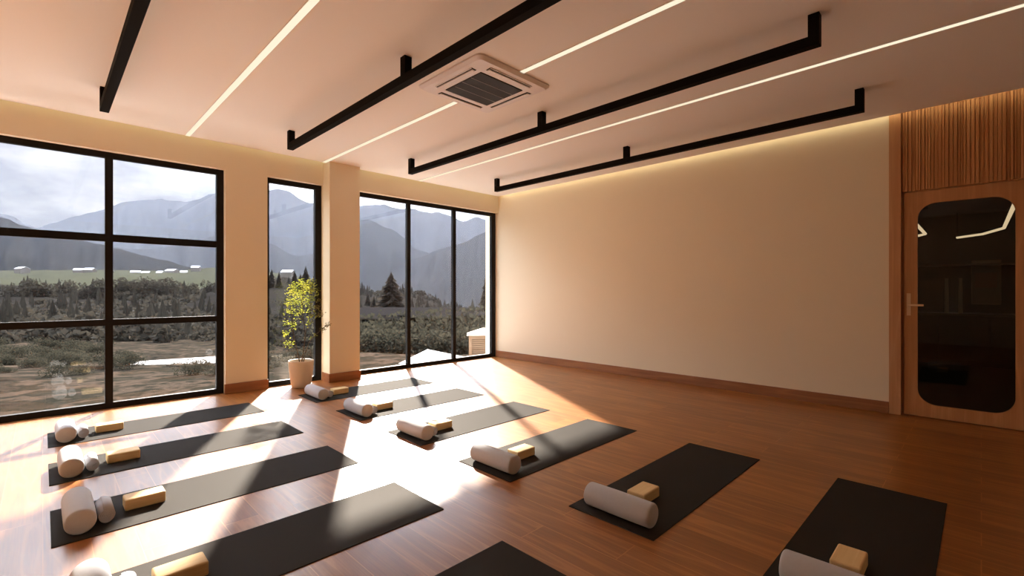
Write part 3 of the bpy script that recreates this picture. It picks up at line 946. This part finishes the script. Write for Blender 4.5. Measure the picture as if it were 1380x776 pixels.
# fallen planks on the rough ground
random.seed(31)
M_log = principled('weathered_timber', (.05, .037, .027), 1.0, .0, noise_scale=8, noise_amt=.25)
for px, D, ln in [(60, 14, .9), (108, 12.5, .8), (20, 12.5, 1.0), (160, 13, 1.1), (215, 14, 1.2), (250, 12, .8), (122, 11, .7)]:
    b = at(px, 470, D)
    o = MB().box(-ln / 2, ln / 2, -.14, .14, 0, .10, bev=.012).build('timber_plank', M_log)
    o.location = (b.x, b.y, ground_z(b.x, b.y) - .02); o.rotation_euler = (0, .02, random.uniform(-.9, .1))
    tag(o, 'weathered plank lying on the rough ground outside', 'plank', 'loose planks outside the large window')

# low white-roofed outbuildings
def gable(name, c, rz, L_, W_, eave, rise, down, m_roof, m_wall, label, cat, group=None, door=False):
    root = empty(name, c, rz); tag(root, label, cat, group)
    wl = MB(); hw, hl = W_ / 2, L_ / 2
    wl.box(-hl + .1, hl - .1, -hw + .1, hw - .1, -down, eave)
    for sx in (-hl + .1, hl - .1):
        wl.bm.faces.new([wl.bm.verts.new(q) for q in ((sx, -hw + .1, eave), (sx, hw - .1, eave), (sx, 0, eave + rise))])
    wl.build('wall', m_wall, root, recalc=False)
    rf = MB(); th = .04 * max(1, W_ / 4)
    for sy in (-1, 1):
        a = [(-hl, sy * (hw + .05), eave - .03), (hl, sy * (hw + .05), eave - .03), (hl, 0, eave + rise), (-hl, 0, eave + rise)]
        b = [(x, y_, z + th) for x, y_, z in a]
        rf.quad(a); rf.quad(b)
        for i in range(4):
            rf.quad([a[i], a[(i + 1) % 4], b[(i + 1) % 4], b[i]])
    rf.build('roof', m_roof, root, recalc=False)
    return root
M_roof = principled('white_roof', (.085, .082, .080), .7, .3, noise_scale=1.5, noise_amt=.05)
M_cwall = principled('chalet_wall', (.10, .085, .07), .9, .2)
c = at(248, 487.5, 13.6)
gable('outbuilding', (c.x, c.y, c.z), math.radians(-13), 2.4, 1.5, .0, .06, 2.2, M_roof, M_cwall, 'low outbuilding with a white roof outside the large window', 'outbuilding')
ob = empty('outbuilding', at(588, 486, 10.8)); tag(ob, 'low outbuilding with a white hipped roof outside the wide window', 'outbuilding')
o0 = ob.location.copy()
ev = [at(537, 492, 10.4) - o0, at(590, 506, 8.9) - o0, at(642, 486, 10.6) - o0, at(592, 478, 12.4) - o0]
ap = at(576, 470.5, 11.0) - o0
rf = MB()
for q in range(4):
    rf.quad([ev[q], ev[(q + 1) % 4], ev[(q + 1) % 4] + Vector((0, 0, .04)), ev[q] + Vector((0, 0, .04))])
    rf.bm.faces.new([rf.bm.verts.new(v) for v in (ev[q] + Vector((0, 0, .04)), ev[(q + 1) % 4] + Vector((0, 0, .04)), ap)])
rf.bm.faces.new([rf.bm.verts.new(v) for v in ev])
rf.build('roof', M_roof, ob)
wl = MB(); ce = sum(ev, Vector()) / 4
wv = [ce + (v - ce) * .9 for v in ev]
for q in range(4):
    a_, b_ = wv[q], wv[(q + 1) % 4]
    wl.quad([a_, b_, (b_.x, b_.y, b_.z - 1.6), (a_.x, a_.y, a_.z - 1.6)])
wl.build('wall', M_cwall, ob)

# slatted timber box by the outer wall
b = at(652, 484, 11.2)
cr = empty('slatted_crate', (b.x, b.y, b.z), math.radians(-40)); tag(cr, 'pale slatted timber box with a pitched top outside by the white outer wall', 'crate')
M_crate = principled('pine', (.22, .14, .085), .7, .3, noise_scale=6, noise_amt=.12)
fr = MB()
for sx in (-.32, .32):
    for sy in (-.32, .32):
        fr.box(sx - .035, sx + .035, sy - .035, sy + .035, 0, .58)
for sx in (-.32, .32):
    fr.box(sx - .03, sx + .03, -.35, .35, .52, .60); fr.box(-.35, .35, sx - .03, sx + .03, .52, .60)
    fr.box(sx - .03, sx + .03, -.35, .35, .02, .08); fr.box(-.35, .35, sx - .03, sx + .03, .02, .08)
fr.build('frame', M_crate, cr)
sl = MB()
for i in range(9):
    z = .11 + i * .045
    for sx in (-.32, .32):
        sl.box(sx - .012, sx + .012, -.29, .29, z, z + .03); sl.box(-.29, .29, sx - .012, sx + .012, z, z + .03)
sl.build('slat', M_crate, cr)
rf = MB()
a = [(-.40, -.40, .60), (.40, -.40, .60), (.40, .40, .60), (-.40, .40, .60)]
rf.quad(a)
for i in range(4): rf.bm.faces.new([rf.bm.verts.new(q) for q in (a[i], a[(i + 1) % 4], (0, 0, .76))])
rf.build('lid', M_crate, cr, recalc=False)

# gravel terrace edge road beyond the hedge
def rfn(u, v):
    px = 440 + 300 * u
    D = 52 + 9 * v
    p = at(px, 425 - 11 * v, D)
    return p
rd = gridmesh('road', rfn, 20, 2, principled('asphalt', (.012, .011, .011), 1.0, .0)); rd['kind'] = 'structure'; tag(rd, 'grey road beyond the hedge', 'road')

# village
M_vroof = principled('village_roof', (.72, .72, .74), .5, .5)
vil = [(30, 360, 15, 'leftmost'), (106, 362, 10, ''), (121, 361.5, 12, ''), (148, 364.5, 9, ''), (183, 365, 11, ''), (197, 366, 9, ''), (216, 365.5, 8, ''), (232, 363, 14, ''), (248, 365, 8, ''), (264, 358.5, 10, ''), (388, 365, 15, 'narrow')]
for i, (px, py, wpx, nm) in enumerate(vil):
    D = 560 if nm != 'narrow' else 420
    p = at(px, py + 2, D)
    L_ = wpx * D / F
    lab = {'leftmost': 'white-roofed chalet alone at the far side of the village meadow', 'narrow': 'white-roofed chalet seen through the narrow window'}.get(nm, 'tiny white-roofed chalet in the village on the meadow')
    gable('chalet', (p.x, p.y, p.z - 2), math.radians(-45 + (i * 37) % 50 - 20), L_, L_ * .7, 2.0, 2.2, 4, M_vroof, M_cwall, lab, 'chalet', None if nm else 'chalets of the village on the meadow')

# valley haze
hz = MB().box(-6000, 6000, 30, 4900, -400, 1060).build('valley_haze', None)
hz.data.materials.clear()
m, nt, out = mat('haze')
vs = N(nt, 'ShaderNodeVolumeScatter'); vs.inputs['Color'].default_value = (.66, .76, 1.0, 1); vs.inputs['Density'].default_value = 1 / 42000; vs.inputs['Anisotropy'].default_value = .25
nt.links.new(vs.outputs[0], out.inputs['Volume'])
hz.data.materials.append(m)
tag(hz, 'thin blue haze filling the mountain valley', 'haze', kind='stuff')

# ------------------------------------------------------------------ light
sun = bpy.data.lights.new('sun', 'SUN')
sun.energy = 37; sun.angle = math.radians(1.6); sun.color = (1.0, .935, .845)
so = bpy.data.objects.new('sun', sun); COL.objects.link(so)
az = math.radians(28.4); el = math.radians(28.8)
dvec = Vector((-math.sin(az) * math.cos(el), -math.cos(az) * math.cos(el), -math.sin(el)))
so.rotation_euler = dvec.to_track_quat('-Z', 'Y').to_euler()

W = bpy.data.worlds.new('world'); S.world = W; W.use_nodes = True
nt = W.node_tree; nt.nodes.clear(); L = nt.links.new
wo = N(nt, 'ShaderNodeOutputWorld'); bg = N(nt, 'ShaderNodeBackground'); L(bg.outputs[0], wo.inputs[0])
tc = N(nt, 'ShaderNodeTexCoord'); sx = N(nt, 'ShaderNodeSeparateXYZ'); L(tc.outputs['Generated'], sx.inputs[0])
rp = N(nt, 'ShaderNodeValToRGB'); L(sx.outputs[2], rp.inputs[0])
e = rp.color_ramp.elements
e[0].position = 0; e[0].color = (.88, .90, .95, 1)
e[1].position = 1; e[1].color = (.25, .42, .72, 1)
q = e.new(.22); q.color = (.76, .82, .90, 1)
q = e.new(.45); q.color = (.52, .66, .86, 1)
mp = N(nt, 'ShaderNodeMapping'); mp.inputs['Scale'].default_value = (1, 1, 2.6); L(tc.outputs['Generated'], mp.inputs[0])
nz = N(nt, 'ShaderNodeTexNoise'); nz.inputs['Scale'].default_value = 4.2; nz.inputs['Detail'].default_value = 8; nz.inputs['Roughness'].default_value = .55; L(mp.outputs[0], nz.inputs['Vector'])
mr = N(nt, 'ShaderNodeMapRange'); mr.inputs[1].default_value = .48; mr.inputs[2].default_value = .66; L(nz.outputs['Fac'], mr.inputs[0])
mx = N(nt, 'ShaderNodeMix', data_type='RGBA'); L(mr.outputs[0], mx.inputs[0]); L(rp.outputs[0], mx.inputs[6]); mx.inputs[7].default_value = (2.0, 1.97, 1.95, 1)
L(mx.outputs[2], bg.inputs[0])
# bright thin overcast: the sky gets brighter upwards and around the sun
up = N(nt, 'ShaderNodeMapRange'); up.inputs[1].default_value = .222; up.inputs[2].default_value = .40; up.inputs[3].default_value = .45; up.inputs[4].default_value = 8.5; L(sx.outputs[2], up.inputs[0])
az = math.radians(28.4); el = math.radians(28.8)
dp = N(nt, 'ShaderNodeVectorMath', operation='DOT_PRODUCT'); dp.inputs[1].default_value = (math.sin(az) * math.cos(el), math.cos(az) * math.cos(el), math.sin(el)); L(tc.outputs['Generated'], dp.inputs[0])
gl = N(nt, 'ShaderNodeMapRange', interpolation_type='SMOOTHERSTEP'); gl.inputs[1].default_value = .88; gl.inputs[2].default_value = 1.0; gl.inputs[3].default_value = 0; gl.inputs[4].default_value = 3.0; L(dp.outputs['Value'], gl.inputs[0])
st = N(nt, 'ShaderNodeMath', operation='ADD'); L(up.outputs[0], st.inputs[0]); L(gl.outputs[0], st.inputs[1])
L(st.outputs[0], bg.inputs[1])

# ------------------------------------------------------------------ render look
S.view_settings.view_transform = 'Standard'
S.view_settings.look = 'None'
S.view_settings.exposure = 0.0
S.view_settings.gamma = 1.0
S.view_settings.use_curve_mapping = False
S.cycles.use_denoising = True
S.cycles.max_bounces = 12
S.cycles.diffuse_bounces = 7
S.cycles.glossy_bounces = 4
S.cycles.transparent_max_bounces = 24
S.cycles.volume_bounces = 0
S.cycles.caustics_reflective = True
S.cycles.caustics_refractive = False
S.cycles.sample_clamp_indirect = 8
